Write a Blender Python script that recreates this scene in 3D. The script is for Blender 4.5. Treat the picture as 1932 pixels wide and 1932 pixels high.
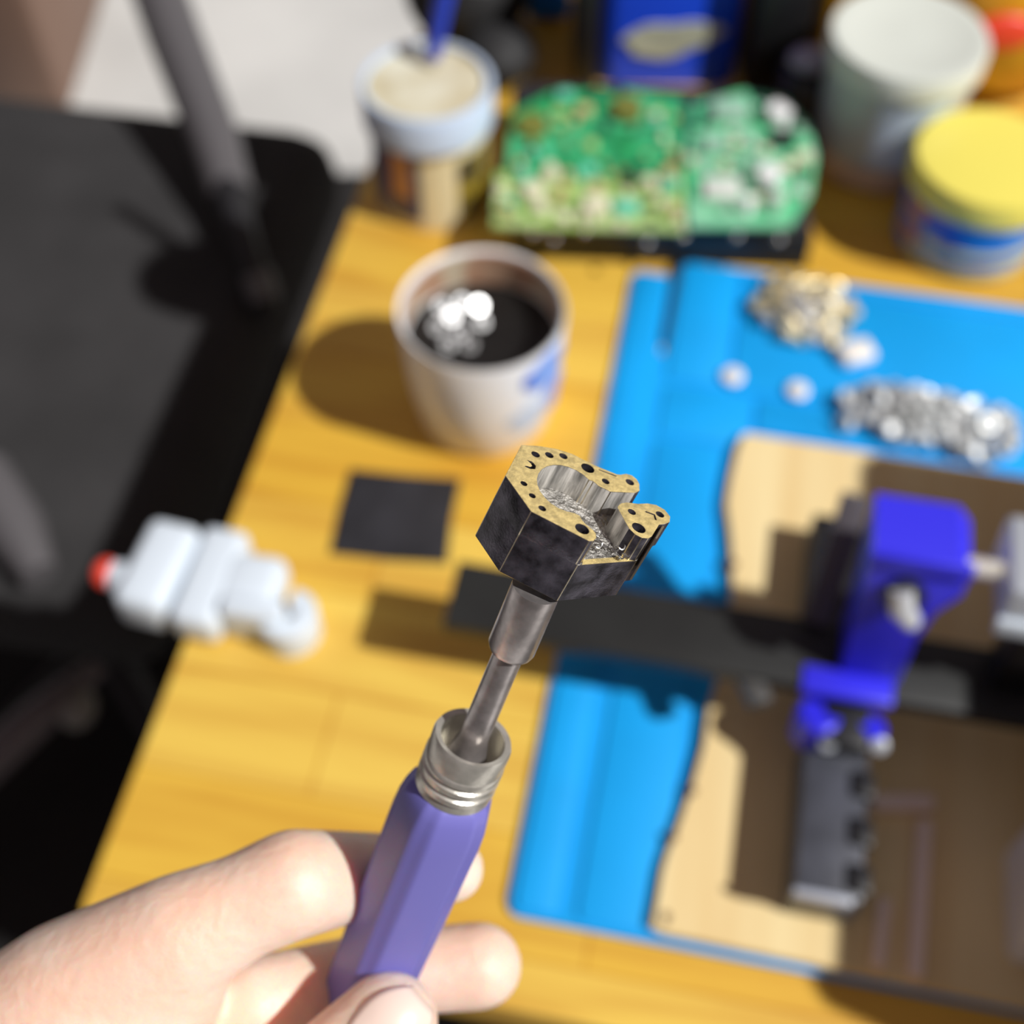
import bpy, bmesh, math, random
from mathutils import Vector, Matrix
SC = bpy.context.scene
COL = SC.collection
for o in list(bpy.data.objects): bpy.data.objects.remove(o)

# ------------------------------------------------------------------ camera, world, sun
F_PX, PITCH, CAM_H = 2450.0, math.radians(55), 0.55
cam_d = bpy.data.cameras.new('camera'); cam = bpy.data.objects.new('camera', cam_d); COL.objects.link(cam)
cam.location = (0, 0, CAM_H); cam.rotation_euler = (math.radians(90) - PITCH, 0, 0)
cam_d.sensor_width = 36; cam_d.lens = F_PX / 1932 * 36
cam_d.clip_start = 0.01; cam_d.clip_end = 50
cam_d.dof.use_dof = True; cam_d.dof.focus_distance = 0.203; cam_d.dof.aperture_fstop = 9.8
SC.camera = cam
w = bpy.data.worlds.new('world'); SC.world = w; w.use_nodes = True
nt = w.node_tree; nt.nodes.clear()
tc = nt.nodes.new('ShaderNodeTexCoord'); sep = nt.nodes.new('ShaderNodeSeparateXYZ')
rmp = nt.nodes.new('ShaderNodeValToRGB'); bg = nt.nodes.new('ShaderNodeBackground'); wo = nt.nodes.new('ShaderNodeOutputWorld')
mp = nt.nodes.new('ShaderNodeMapRange'); mp.inputs[1].default_value = -1; mp.inputs[2].default_value = 1
nt.links.new(tc.outputs['Generated'], sep.inputs[0]); nt.links.new(sep.outputs[2], mp.inputs[0])
nt.links.new(mp.outputs[0], rmp.inputs[0]); nt.links.new(rmp.outputs[0], bg.inputs[0]); nt.links.new(bg.outputs[0], wo.inputs[0])
rmp.color_ramp.elements[0].position = 0.35; rmp.color_ramp.elements[0].color = (0.10, 0.08, 0.07, 1)
rmp.color_ramp.elements[1].position = 0.8; rmp.color_ramp.elements[1].color = (0.72, 0.58, 0.61, 1)
bg.inputs[1].default_value = 0.24
sd = bpy.data.lights.new('sun', 'SUN'); sun = bpy.data.objects.new('sun', sd); COL.objects.link(sun)
sd.energy = 4.4; sd.angle = math.radians(1.6); sd.color = (1.0, 0.98, 0.955)
sun.rotation_euler = Vector((-0.80, 0.36, -0.97)).to_track_quat('-Z', 'Y').to_euler()
SC.view_settings.view_transform = 'Standard'; SC.view_settings.look = 'None'
SC.view_settings.exposure = 0.0; SC.view_settings.gamma = 1.0; SC.view_settings.use_curve_mapping = False

# ------------------------------------------------------------------ helpers
cR = Vector((1, 0, 0)); cU = Vector((0, math.sin(PITCH), math.cos(PITCH))); cF = Vector((0, math.cos(PITCH), -math.sin(PITCH)))
CAM = Vector((0, 0, CAM_H))
def ray(x, y): return cR * ((x - 966) / F_PX) + cU * ((966 - y) / F_PX) + cF
def G(x, y, z=0.0):
    r = ray(x, y); return CAM + r * ((z - CAM_H) / r.z)
def P(x, y, d): return CAM + ray(x, y) * d
PHI = -math.atan(0.195)
TM = Matrix.Rotation(PHI, 4, 'Z')            # the bench's own axes
def TL(x, y, z=0.0): return TM @ Vector((x, y, z))

MATS = {}
def mat(name, col, rough=0.5, metal=0.0, var=0.0, vscale=40, bump=0.0, bscale=200, sss=0.0, spec=0.5, coat=0.0, col2=None, stretch=None, emis=None):
    if name in MATS: return MATS[name]
    m = bpy.data.materials.new(name); m.use_nodes = True; n = m.node_tree; b = n.nodes['Principled BSDF']
    b.inputs['Base Color'].default_value = (*col, 1); b.inputs['Roughness'].default_value = rough; b.inputs['Metallic'].default_value = metal
    b.inputs['Specular IOR Level'].default_value = spec; b.inputs['Coat Weight'].default_value = coat
    if sss:
        b.inputs['Subsurface Weight'].default_value = 1.0; b.inputs['Subsurface Radius'].default_value = (1.0, 0.28, 0.14); b.inputs['Subsurface Scale'].default_value = sss
    if var or bump:
        t = n.nodes.new('ShaderNodeTexCoord'); mpn = n.nodes.new('ShaderNodeMapping'); n.links.new(t.outputs['Object'], mpn.inputs[0])
        if stretch: mpn.inputs['Scale'].default_value = stretch
    if var:
        nz = n.nodes.new('ShaderNodeTexNoise'); nz.inputs['Scale'].default_value = vscale; nz.inputs['Detail'].default_value = 4
        n.links.new(mpn.outputs[0], nz.inputs[0]); r = n.nodes.new('ShaderNodeValToRGB')
        c2 = col2 or tuple(c * (1 - var) for c in col)
        r.color_ramp.elements[0].position = 0.35; r.color_ramp.elements[1].position = 0.65
        r.color_ramp.elements[0].color = (*c2, 1); r.color_ramp.elements[1].color = (*col, 1)
        n.links.new(nz.outputs[0], r.inputs[0]); n.links.new(r.outputs[0], b.inputs['Base Color'])
    if bump:
        nb = n.nodes.new('ShaderNodeTexNoise'); nb.inputs['Scale'].default_value = bscale; nb.inputs['Detail'].default_value = 3
        n.links.new(mpn.outputs[0], nb.inputs[0]); bp = n.nodes.new('ShaderNodeBump'); bp.inputs['Strength'].default_value = bump; bp.inputs['Distance'].default_value = 0.0006 if bscale > 10 else 0.25
        n.links.new(nb.outputs[0], bp.inputs['Height']); n.links.new(bp.outputs[0], b.inputs['Normal'])
    MATS[name] = m; return m

def wood_mat(name, base, dark, light, plank=0.052, blen=0.31):
    m = bpy.data.materials.new(name); m.use_nodes = True; n = m.node_tree; b = n.nodes['Principled BSDF']; L = n.links
    t = n.nodes.new('ShaderNodeTexCoord')
    br = n.nodes.new('ShaderNodeTexBrick'); br.offset = 0.43
    br.inputs['Scale'].default_value = 1; br.inputs['Brick Width'].default_value = blen; br.inputs['Row Height'].default_value = plank
    br.inputs['Mortar Size'].default_value = 0.0006; br.inputs['Mortar Smooth'].default_value = 0.4
    br.inputs['Color1'].default_value = (*base, 1); br.inputs['Color2'].default_value = (*light, 1); br.inputs['Mortar'].default_value = (*dark, 1)
    L.new(t.outputs['Object'], br.inputs[0])
    mpn = n.nodes.new('ShaderNodeMapping'); mpn.inputs['Scale'].default_value = (5, 46, 5); L.new(t.outputs['Object'], mpn.inputs[0])
    nz = n.nodes.new('ShaderNodeTexNoise'); nz.inputs['Scale'].default_value = 1.3; nz.inputs['Detail'].default_value = 6; nz.inputs['Distortion'].default_value = 0.6
    L.new(mpn.outputs[0], nz.inputs[0])
    r = n.nodes.new('ShaderNodeValToRGB'); r.color_ramp.elements[0].position = 0.34; r.color_ramp.elements[1].position = 0.62
    r.color_ramp.elements[0].color = (*dark, 1); r.color_ramp.elements[1].color = (1, 1, 1, 1)
    L.new(nz.outputs[0], r.inputs[0])
    mx = n.nodes.new('ShaderNodeMixRGB'); mx.blend_type = 'MULTIPLY'; mx.inputs[0].default_value = 0.38
    L.new(br.outputs[0], mx.inputs[1]); L.new(r.outputs[0], mx.inputs[2]); L.new(mx.outputs[0], b.inputs['Base Color'])
    b.inputs['Roughness'].default_value = 0.5; MATS[name] = m; return m

def bm_new(): return bmesh.new()
def bm_box(bm, x0, x1, y0, y1, z0, z1, M=None, bev=0.0, seg=2, mi=0):
    v = [bm.verts.new((x, y, z)) for z in (z0, z1) for y in (y0, y1) for x in (x0, x1)]
    fs = [bm.faces.new([v[i] for i in q]) for q in ((0,2,3,1),(4,5,7,6),(0,1,5,4),(2,6,7,3),(0,4,6,2),(1,3,7,5))]
    for f in fs: f.material_index = mi
    vs = v
    if bev:
        es = list({e for f in fs for e in f.edges})
        g = bmesh.ops.bevel(bm, geom=es, offset=bev, segments=seg, profile=0.5, affect='EDGES', clamp_overlap=True)
        vs = list({vv for f in g['faces'] for vv in f.verts} | {vv for vv in v if vv.is_valid})
        for f in g['faces']: f.material_index = mi
    if M is not None: bmesh.ops.transform(bm, matrix=M, verts=vs)
    return vs
def bm_rings(bm, rings, cap0=True, cap1=True, mi=0):
    vr = [[bm.verts.new(p) for p in r] for r in rings]; n = len(vr[0])
    for a, b in zip(vr[:-1], vr[1:]):
        for i in range(n):
            f = bm.faces.new((a[i], a[(i+1) % n], b[(i+1) % n], b[i])); f.material_index = mi
    if cap0: bm.faces.new(list(reversed(vr[0]))).material_index = mi
    if cap1: bm.faces.new(vr[-1]).material_index = mi
def frame(a):
    a = a.normalized(); t = Vector((0, 0, 1)) if abs(a.z) < 0.9 else Vector((1, 0, 0))
    x = t.cross(a).normalized(); return x, a.cross(x), a
def bm_lathe(bm, o, axis, prof, n=40, cap0=True, cap1=True, mi=0, shape=None):
    x, y, a = frame(axis); R = []
    for (r, h) in prof:
        R.append([o + a*h + (x*math.cos(t) + y*math.sin(t)) * (r*(shape(t) if shape else 1)) for t in [2*math.pi*i/n for i in range(n)]])
    bm_rings(bm, R, cap0, cap1, mi)
def bm_tube(bm, pts, r, n=14, mi=0):
    rings = []; x = None
    for i, p in enumerate(pts):
        d = (pts[min(i+1, len(pts)-1)] - pts[max(i-1, 0)]).normalized()
        if x is None: x = frame(d)[0]
        x = (x - d * x.dot(d)).normalized(); y = d.cross(x); rr = r[i] if isinstance(r, (list, tuple)) else r
        rings.append([p + (x*math.cos(t) + y*math.sin(t))*rr for t in [2*math.pi*k/n for k in range(n)]])
    bm_rings(bm, rings, mi=mi)
def bm_prism(bm, poly, z0, z1, M=None, bev=0.0, mi=0, seg=2):
    a = [bm.verts.new((p[0], p[1], z0)) for p in poly]; b = [bm.verts.new((p[0], p[1], z1)) for p in poly]; n = len(poly)
    fs = [bm.faces.new(list(reversed(a))), bm.faces.new(b)] + [bm.faces.new((a[i], a[(i+1)%n], b[(i+1)%n], b[i])) for i in range(n)]
    for f in fs: f.material_index = mi
    vs = a + b
    if bev:
        es = list(fs[1].edges)
        g = bmesh.ops.bevel(bm, geom=es, offset=bev, segments=seg, profile=0.5, affect='EDGES', clamp_overlap=True)
        vs = list({v for f in g['faces'] for v in f.verts} | {v for v in vs if v.is_valid})
    if M is not None: bmesh.ops.transform(bm, matrix=M, verts=vs)
def bm_ball(bm, c, r, sub=2, sc=(1,1,1), M=None, mi=0):
    mm = Matrix.Translation(c) @ (M or Matrix()) @ Matrix.Diagonal((*sc, 1))
    g = bmesh.ops.create_icosphere(bm, subdivisions=sub, radius=r, matrix=mm)
    for v in g['verts']:
        for f in v.link_faces: f.material_index = mi
def arc(cx, cy, r, a0, a1, n=8): return [(cx + r*math.cos(math.radians(a0 + (a1-a0)*i/n)), cy + r*math.sin(math.radians(a0 + (a1-a0)*i/n))) for i in range(n+1)]
def rrect(x0, x1, y0, y1, r, n=6):
    return arc(x1-r, y1-r, r, 0, 90, n) + arc(x0+r, y1-r, r, 90, 180, n) + arc(x0+r, y0+r, r, 180, 270, n) + arc(x1-r, y0+r, r, 270, 360, n)

WM = {}
def obj(name, bm, m, parent=None, smooth=True, M=None, auto=35):
    bmesh.ops.recalc_face_normals(bm, faces=bm.faces[:])
    me = bpy.data.meshes.new(name)
    for e in bm.edges:
        if len(e.link_faces) == 2 and e.calc_face_angle(0) > math.radians(auto): e.smooth = False
    for f in bm.faces: f.smooth = smooth
    bm.to_mesh(me); bm.free()
    for mm in (m if isinstance(m, (list, tuple)) else [m]): me.materials.append(mm)
    o = bpy.data.objects.new(name, me); COL.objects.link(o)
    if M is not None: o.matrix_world = M
    WM[o.name] = M.copy() if M is not None else Matrix()
    if parent: setp(o, parent)
    return o
def setp(o, parent):
    o.parent = parent
    o.matrix_parent_inverse = WM[parent.name].inverted()
def thing(name, label, cat, loc=(0,0,0), group=None):
    o = bpy.data.objects.new(name, None); COL.objects.link(o); o.location = loc; o.empty_display_size = 0.01
    o['label'] = label; o['category'] = cat
    if group: o['group'] = group
    WM[o.name] = Matrix.Translation(loc); return o
def tag(o, label, cat, group=None, kind=None):
    if label: o['label'] = label; o['category'] = cat
    if group: o['group'] = group
    if kind: o['kind'] = kind
    return o
rnd = random.Random(7)

# ------------------------------------------------------------------ materials
M_wood = wood_mat('bench_wood', (0.78, 0.46, 0.045), (0.55, 0.25, 0.015), (0.88, 0.61, 0.11))
M_ply = mat('pale_plywood', (0.84, 0.68, 0.36), 0.6, var=0.2, vscale=3, col2=(0.76, 0.56, 0.26), stretch=(14, 1.2, 3))
M_blue = mat('blue_silicone', (0.004, 0.38, 0.90), 0.6, var=0.12, vscale=14, spec=0.3)
M_black = mat('black_plastic', (0.012, 0.012, 0.014), 0.45)
M_blackbar = mat('black_anodised', (0.022, 0.023, 0.022), 0.5, var=0.3, vscale=20)
M_rubber = mat('dark_rubber_sheet', (0.035, 0.035, 0.042), 0.45, var=0.5, vscale=28)
M_seat = mat('black_seat_fabric', (0.030, 0.029, 0.030), 0.9, var=0.35, vscale=14, bump=0.4, bscale=500)
M_pole = mat('dark_grey_tube', (0.095, 0.09, 0.095), 0.4)
M_white = mat('white_ceramic', (0.87, 0.87, 0.87), 0.25)
M_cyan_white = mat('pale_grey_plastic', (0.66, 0.74, 0.82), 0.5)
M_red = mat('red_plastic', (0.80, 0.06, 0.03), 0.4)
M_steel = mat('steel', (0.62, 0.62, 0.60), 0.25, 1.0)
M_nickel = mat('nickel', (0.80, 0.77, 0.69), 0.30, 0.7, var=0.25, vscale=300, bump=0.1, bscale=900)
M_brass = mat('brass', (0.76, 0.66, 0.42), 0.4, 0.6)
M_gold = mat('gold_plated_face', (0.93, 0.73, 0.31), 0.38, 0.35, var=0.35, vscale=0.7, bump=0.2, bscale=1.4)
M_edge = mat('edge_highlight', (0.92, 0.82, 0.62), 0.3, 1.0)  # bright colour painting highlights onto the bevelled edges
M_dark = mat('black_nickel_side', (0.15, 0.14, 0.175), 0.34, 0.65, var=0.8, vscale=0.3, bump=0.10, bscale=2.5, coat=0.1)
M_inner = mat('milled_silver', (0.82, 0.79, 0.73), 0.32, 0.45, var=0.6, vscale=0.45, bump=0.55, bscale=0.9)
M_wall = mat('milled_silver_wall', (0.95, 0.92, 0.86), 0.28, 0.4, var=0.75, vscale=0.8, bump=0.12, bscale=1.0, stretch=(1, 1, 0.12))
M_rod = mat('steel_rod', (0.66, 0.61, 0.60), 0.30, 0.8, var=0.35, vscale=300, bump=0.05, bscale=900)
M_purple = mat('purple_matte_handle', (0.18, 0.17, 0.53), 0.42, 0.0, coat=0.05)
M_skin = mat('skin', (0.93, 0.73, 0.61), 0.5, sss=0.003, var=0.2, vscale=55, col2=(0.90, 0.61, 0.47), bump=0.6, bscale=420)
M_nail = mat('thumbnail', (0.90, 0.70, 0.60), 0.32, coat=0.15)
M_bclamp = mat('blue_painted_metal', (0.035, 0.03, 0.78), 0.38, coat=0.2)
M_grip = mat('grey_black_grip', (0.075, 0.08, 0.10), 0.4, var=0.4, vscale=60)
M_greyblock = mat('grey_metal_block', (0.55, 0.59, 0.65), 0.4, 0.3)
M_floor = mat('pale_floor', (0.62, 0.62, 0.60), 0.5, var=0.2, vscale=3)
M_floorshade = mat('floor_shade_black', (0.012, 0.011, 0.011), 0.95)
M_pcb = mat('green_circuit_board', (0.015, 0.30, 0.09), 0.35, var=0.5, vscale=40, col2=(0.06, 0.44, 0.20))
M_pcb2 = mat('pale_green_circuit_board', (0.08, 0.55, 0.24), 0.35, var=0.5, vscale=40, col2=(0.26, 0.60, 0.38))
M_pcb3 = mat('lime_green_circuit_board', (0.28, 0.48, 0.10), 0.35, var=0.6, vscale=60, col2=(0.42, 0.55, 0.25))
M_chip = mat('black_chip', (0.02, 0.02, 0.022), 0.4)
M_cream = mat('cream_component', (0.75, 0.72, 0.52), 0.5)
M_tan = mat('tan_component', (0.55, 0.42, 0.20), 0.5)
M_teal = mat('teal_component', (0.15, 0.60, 0.42), 0.4)
M_tubblue = mat('deep_blue_tub', (0.012, 0.08, 0.88), 0.4)
M_brightblue = mat('bright_blue_cloth', (0.006, 0.22, 0.85), 0.7)
M_label = mat('pale_oval_label', (0.62, 0.66, 0.52), 0.5, var=0.3, vscale=90)
M_yellow = mat('yellow_lid', (0.84, 0.74, 0.14), 0.35)
M_jarblue = mat('blue_jar_label', (0.01, 0.30, 0.85), 0.35, var=0.6, vscale=30, col2=(0.01, 0.06, 0.6))
M_jarband = mat('cream_band', (0.60, 0.62, 0.34), 0.4)
M_lidwhite = mat('white_green_lid', (0.66, 0.70, 0.64), 0.4)
M_can = mat('can_body_cream', (0.74, 0.66, 0.42), 0.4)
M_navy = mat('navy_label', (0.03, 0.03, 0.10), 0.45, var=0.6, vscale=40, col2=(0.10, 0.10, 0.2))
M_orange = mat('orange_print', (0.60, 0.28, 0.10), 0.5)
M_paleblue = mat('pale_blue_print', (0.55, 0.66, 0.82), 0.4)
M_print = mat('cobalt_print', (0.03, 0.12, 0.75), 0.3, var=0.5, vscale=60, col2=(0.35, 0.5, 0.85))
M_ybox = mat('yellow_card', (0.62, 0.42, 0.02), 0.5, var=0.4, vscale=20, col2=(0.35, 0.14, 0.01))
M_obag = mat('orange_yellow_bag', (0.85, 0.42, 0.02), 0.4, var=0.5, vscale=16, col2=(0.60, 0.36, 0.02))
M_brown = mat('brown_cabinet', (0.20, 0.12, 0.085), 0.6)
M_lilac = mat('lilac_grey', (0.35, 0.33, 0.45), 0.5)

# ------------------------------------------------------------------ the setting
b = bm_new(); bm_box(b, -4, 3, -1.5, 5, -0.77, -0.75); tag(obj('floor', b, M_floor), None, None, kind='structure')
b = bm_new(); bm_box(b, -4, 3, 5.0, 5.1, -0.75, 1.8); tag(obj('wall_back', b, M_floor), None, None, kind='structure')

# black sheet added so the shaded floor stays dark
b = bm_new(); bm_prism(b, rrect(-1.7, 1.2, -0.6, 1.52, 0.04), -0.7499, -0.742, bev=0.003)
tag(obj('floor_shade_sheet', b, M_floorshade), 'large black sheet added to darken the shaded floor under bench and chair', 'shade sheet')

# workbench
tb = thing('workbench', 'golden wooden plank workbench that everything stands on', 'workbench', TL(0.3, 0.5, -0.75))
b = bm_new(); bm_prism(b, rrect(-0.214, 1.0, 0.135, 0.95, 0.006), -0.028, 0.0, bev=0.002); obj('tabletop', b, M_wood, tb, M=TM)
for lx in (-0.17, 0.95):
    for ly in (0.22, 0.90):
        b = bm_new(); bm_box(b, lx-0.025, lx+0.025, ly-0.025, ly+0.025, -0.742, -0.028, M=TM, bev=0.003); obj('leg', b, M_black, tb)

# chair
ch = thing('office_chair', 'black fabric chair left of the bench with padded arm tube', 'chair', (-0.44, 0.69, -0.742))
CH = Matrix.Translation((-0.445, 0.700, -0.16)) @ Matrix.Rotation(-0.175, 4, 'Z')
b = bm_new(); bm_box(b, -0.33, 0.262, -0.250, 0.255, -0.09, 0.0, M=CH, bev=0.04, seg=5); obj('seat', b, M_seat, ch)
b = bm_new(); bm_tube(b, [P(262, -120, 1.08), P(330, 70, 1.05), P(400, 250, 1.025), P(436, 370, 1.010)], [0.0225, 0.0222, 0.0205, 0.0180], 20); at = obj('arm_tube', b, M_pole, ch)
b = bm_new(); bm_tube(b, [P(430, 355, 1.005), P(468, 480, 0.975), P(505, 590, 0.985)], [0.013, 0.011, 0.012], 16); obj('arm_bracket', b, M_black, at)
b = bm_new(); bm_tube(b, [P(483, 515, 0.968), P(500, 565, 0.972)], 0.0122, 16); obj('bracket_cap', b, mat('cap_grey', (0.13, 0.13, 0.135), 0.4), at)
b = bm_new(); bm_tube(b, [P(-60, 1470, 0.92), P(80, 1345, 0.95), P(185, 1255, 0.97)], [0.016, 0.014, 0.008], 14); lv = obj('lever', b, mat('lever_grey', (0.16, 0.14, 0.15), 0.45), ch)
b = bm_new(); bm_ball(b, P(145, 1335, 0.955), 0.014, 3, (1, 1.2, 1)); obj('lever_knob', b, mat('knob_grey', (0.24, 0.23, 0.21), 0.4), lv)
b = bm_new(); bm_tube(b, [P(-40, 900, 0.865), P(30, 1000, 0.845), P(75, 1085, 0.83)], [0.022, 0.02, 0.012], 14); obj('seat_highlight', b, mat('highlight_grey', (0.085, 0.08, 0.085), 0.6), ch)  # grey tube painting the highlight along the seat's front edge
b = bm_new(); bm_lathe(b, Vector((-0.44, 0.69, -0.70)), Vector((0,0,1)), [(0.03, 0), (0.03, 0.46)], 20); obj('column', b, M_black, ch)
for i in range(5):
    a = 2*math.pi*i/5 + 0.3; e = Vector((-0.44 + 0.27*math.cos(a), 0.69 + 0.27*math.sin(a), -0.69))
    b = bm_new(); bm_tube(b, [Vector((-0.44, 0.69, -0.68)), e], [0.025, 0.015], 10); f = obj('foot', b, M_black, ch)
    b = bm_new(); bm_lathe(b, e + Vector((-0.012*math.sin(a), 0.012*math.cos(a), -0.025)), Vector((math.sin(a), -math.cos(a), 0)), [(0.024, 0), (0.027, 0.003), (0.027, 0.021), (0.024, 0.024)], 18); obj('caster', b, M_black, f)

# brown cabinet on the floor behind
cb = thing('storage_cabinet', 'brown wooden cabinet standing on the pale floor behind the chair', 'cabinet', (-0.80, 1.95, -0.75))
b = bm_new(); bm_box(b, -0.80, -0.69, 1.66, 2.0, -0.749, -0.1, bev=0.004); obj('body', b, M_brown, cb)
b = bm_new(); bm_box(b, -0.795, -0.695, 1.652, 1.66, -0.72, -0.12, bev=0.002); obj('door', b, M_brown, cb)

# draped pale sheet on the floor
def cloth(x0, x1, y0, y1, z, amp, nx=26, ny=26, seed=1, thick=0.004):
    r = random.Random(seed); ph = [r.uniform(0, 6) for _ in range(6)]; bm = bm_new()
    def h(u, v): return amp*(0.5 + 0.28*math.sin(9*u + 4*v + ph[0]) + 0.22*math.sin(15*v - 5*u + ph[1]))
    top = [[bm.verts.new((x0+(x1-x0)*i/nx, y0+(y1-y0)*j/ny, z + thick + h(i/nx, j/ny))) for j in range(ny+1)] for i in range(nx+1)]
    bot = [[bm.verts.new((v.co.x, v.co.y, v.co.z - thick)) for v in row] for row in top]
    for i in range(nx):
        for j in range(ny):
            bm.faces.new((top[i][j], top[i+1][j], top[i+1][j+1], top[i][j+1])); bm.faces.new((bot[i][j], bot[i][j+1], bot[i+1][j+1], bot[i+1][j]))
    for i in range(nx):
        bm.faces.new((top[i][0], bot[i][0], bot[i+1][0], top[i+1][0])); bm.faces.new((top[i+1][ny], bot[i+1][ny], bot[i][ny], top[i][ny]))
    for j in range(ny):
        bm.faces.new((top[0][j+1], bot[0][j+1], bot[0][j], top[0][j])); bm.faces.new((top[nx][j], bot[nx][j], bot[nx][j+1], top[nx][j+1]))
    return bm

# ------------------------------------------------------------------ repair mat and board
mt = thing('repair_mat', 'bright blue silicone work mat with raised panels lying on the bench', 'work mat', TL(0.08, 0.37, 0))
X0, X1, Y0, Y1 = -0.0362, 0.221, 0.172, 0.574
base = arc(X0+0.006, Y0+0.006, 0.006, 180, 270, 5) + arc(X1-0.006, Y0+0.006, 0.006, 270, 360, 5) + arc(X1-0.006, Y1-0.006, 0.006, 0, 90, 5) + \
    arc(-0.0085+0.005, Y1-0.005, 0.005, 90, 180, 5) + [(-0.0085, 0.50), (-0.0100, 0.495), (-0.0135, 0.500)] + arc(-0.0135-0.004, 0.5615-0.004, 0.004, 0, 90, 4) + arc(X0+0.005, 0.5615-0.005, 0.005, 90, 180, 5)
b = bm_new(); bm_prism(b, base, 0.0, 0.0028, bev=0.0008); obj('mat_base', b, M_blue, mt, M=TM)
for (x0, x1, y0, y1) in ((X0+0.003, -0.0150, Y0+0.003, 0.556), (-0.0065, 0.0415, 0.440, 0.476), (-0.0065, 0.0255, 0.480, 0.571), (-0.0065, 0.028, Y0+0.003, 0.438), (0.0445, 0.217, 0.452, 0.476), (0.0285, 0.217, 0.479, 0.562), (0.0285, 0.217, 0.564, 0.571)):
    b = bm_new(); bm_prism(b, rrect(x0, x1, y0, y1, 0.003), 0.0027, 0.0040, bev=0.0009); obj('raised_panel', b, M_blue, mt, M=TM)

b = bm_new(); bm_tube(b, [TL(-0.0111, 0.588, 0.004), TL(-0.0111, 0.56, 0.0026), TL(-0.0112, 0.53, 0.0024), TL(-0.0114, 0.507, 0.0024)], 0.0023, 10)
tag(obj('shade_strip', b, M_black), 'short black strip standing in for shade in the slot of the blue mat', 'shade_strip')  # black tube stands in for the shade inside the mat slot
wavy = [(0.0246, 0.1765), (0.0262, 0.2016), (0.0270, 0.2100), (0.0305, 0.222), (0.0335, 0.238), (0.0351, 0.2425), (0.0372, 0.262), (0.0376, 0.2855), (0.040, 0.30), (0.0405, 0.318), (0.042, 0.335), (0.0421, 0.354), (0.0395, 0.360), (0.041, 0.364), (0.038, 0.380), (0.0335, 0.3979), (0.0345, 0.415), (0.0362, 0.434), (0.0376, 0.4435), (0.0400, 0.4462)]
bd = thing('plywood_board', 'pale plywood board with ragged left edge lying on the blue mat', 'board', TL(0.1, 0.31, 0.004))
b = bm_new(); bm_prism(b, [(0.030, 0.1748), (0.203, 0.1725), (0.2065, 0.180), (0.205, 0.441), (0.200, 0.4450)] + wavy[::-1], 0.0042, 0.0092, bev=0.0007, seg=1)
obj('sheet', b, M_ply, bd, M=TM)
for (x, y, r) in ((0.0405, 0.361, 0.0022), (0.0345, 0.239, 0.0016), (0.0290, 0.2165, 0.0015), (0.0300, 0.181, 0.0018)):
    b = bm_new(); bm_prism(b, [(x + r*math.cos(t)*(1+0.3*math.sin(3*t)), y + 1.5*r*math.sin(t)) for t in [2*math.pi*i/12 for i in range(12)]], 0.0091, 0.0096); obj('scorch_mark', b, mat('scorched', (0.12, 0.06, 0.03), 0.8), bd, M=TM)
for i, (x0, y0, x1, y1, wd, lab) in enumerate(((0.1165, 0.176, 0.1185, 0.205, 0.005, 'short upright brown wooden slat at the board front, left of the longer one'), (0.1315, 0.175, 0.1345, 0.243, 0.006, 'long upright brown wooden slat near the board front edge'), (0.112, 0.247, 0.138, 0.252, 0.007, 'brown wooden slat lying crosswise beside the dark grip'))):
    d = Vector((x1-x0, y1-y0, 0)); L_ = d.length; Ms = TM @ Matrix.Translation((x0, y0, 0.0093)) @ Matrix.Rotation(math.atan2(d.y, d.x), 4, 'Z')
    b = bm_new(); bm_box(b, 0, L_, -wd/2, wd/2, 0, 0.006, bev=0.0006)
    tag(obj('wooden_slat', b, mat('brown_slat', (0.93, 0.76, 0.64), 0.6), M=Ms), lab, 'wooden slat', 'slats on the board')

# dark square sheet
pts = [(-0.1625, 0.3880), (-0.133, 0.3895), (-0.104, 0.3930), (-0.1030, 0.367), (-0.0995, 0.3405), (-0.130, 0.3365), (-0.1590, 0.3350), (-0.1612, 0.362)]
b = bm_new(); bm_prism(b, pts[::-1], 0.0, 0.0016, bev=0.0004, seg=1)
tag(obj('rubber_sheet', b, M_rubber, M=TM), 'small dark grey square sheet lying flat on the wooden bench', 'rubber sheet')

# ------------------------------------------------------------------ bar clamp with blue jaw
cl = thing('bar_clamp', 'black flat bar clamp with bright blue upright jaw across the mat', 'clamp', TL(0.09, 0.29, 0.01))
b = bm_new(); bm_box(b, -0.085, 0.218, 0.2755, 0.3095, 0.047, 0.055, bev=0.0012); obj('bar', b, M_blackbar, cl, M=TM)
b = bm_new(); bm_prism(b, rrect(-0.03, 0.052, 0.312, 0.318, 0.001), 0.047, 0.0545, bev=0.001)
b.free()
b = bm_new(); bm_box(b, 0.0, 0.011, 0, 0.052, 0, 0.007, M=Matrix.Translation((0.052, 0.2635, 0.045)) @ Matrix.Rotation(0.5, 4, 'Z'), bev=0.002); obj('knuckle', b, mat('grey_knuckle', (0.05, 0.048, 0.045), 0.5), cl, M=TM)
def lean(bm):
    for v in bm.verts: v.co.y += 0.15*(v.co.z - 0.052); v.co.x -= 0.02*(v.co.z-0.052)
    return bm
def prism_xz(bm, poly, y0, y1, bev=0.0):
    bm_prism(bm, poly, -y1, -y0, M=Matrix(((1,0,0,0),(0,0,-1,0),(0,1,0,0),(0,0,0,1))), bev=bev)
b = bm_new()
prism_xz(b, [(0.0875, 0.052), (0.1120, 0.052), (0.1130, 0.086), (0.1150, 0.104), (0.1235, 0.114), (0.1240, 0.126), (0.1180, 0.133), (0.0855, 0.133), (0.0865, 0.108)], 0.2835, 0.311, bev=0.0012)
jw = obj('jaw', lean(b), M_bclamp, cl, M=TM)
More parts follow.
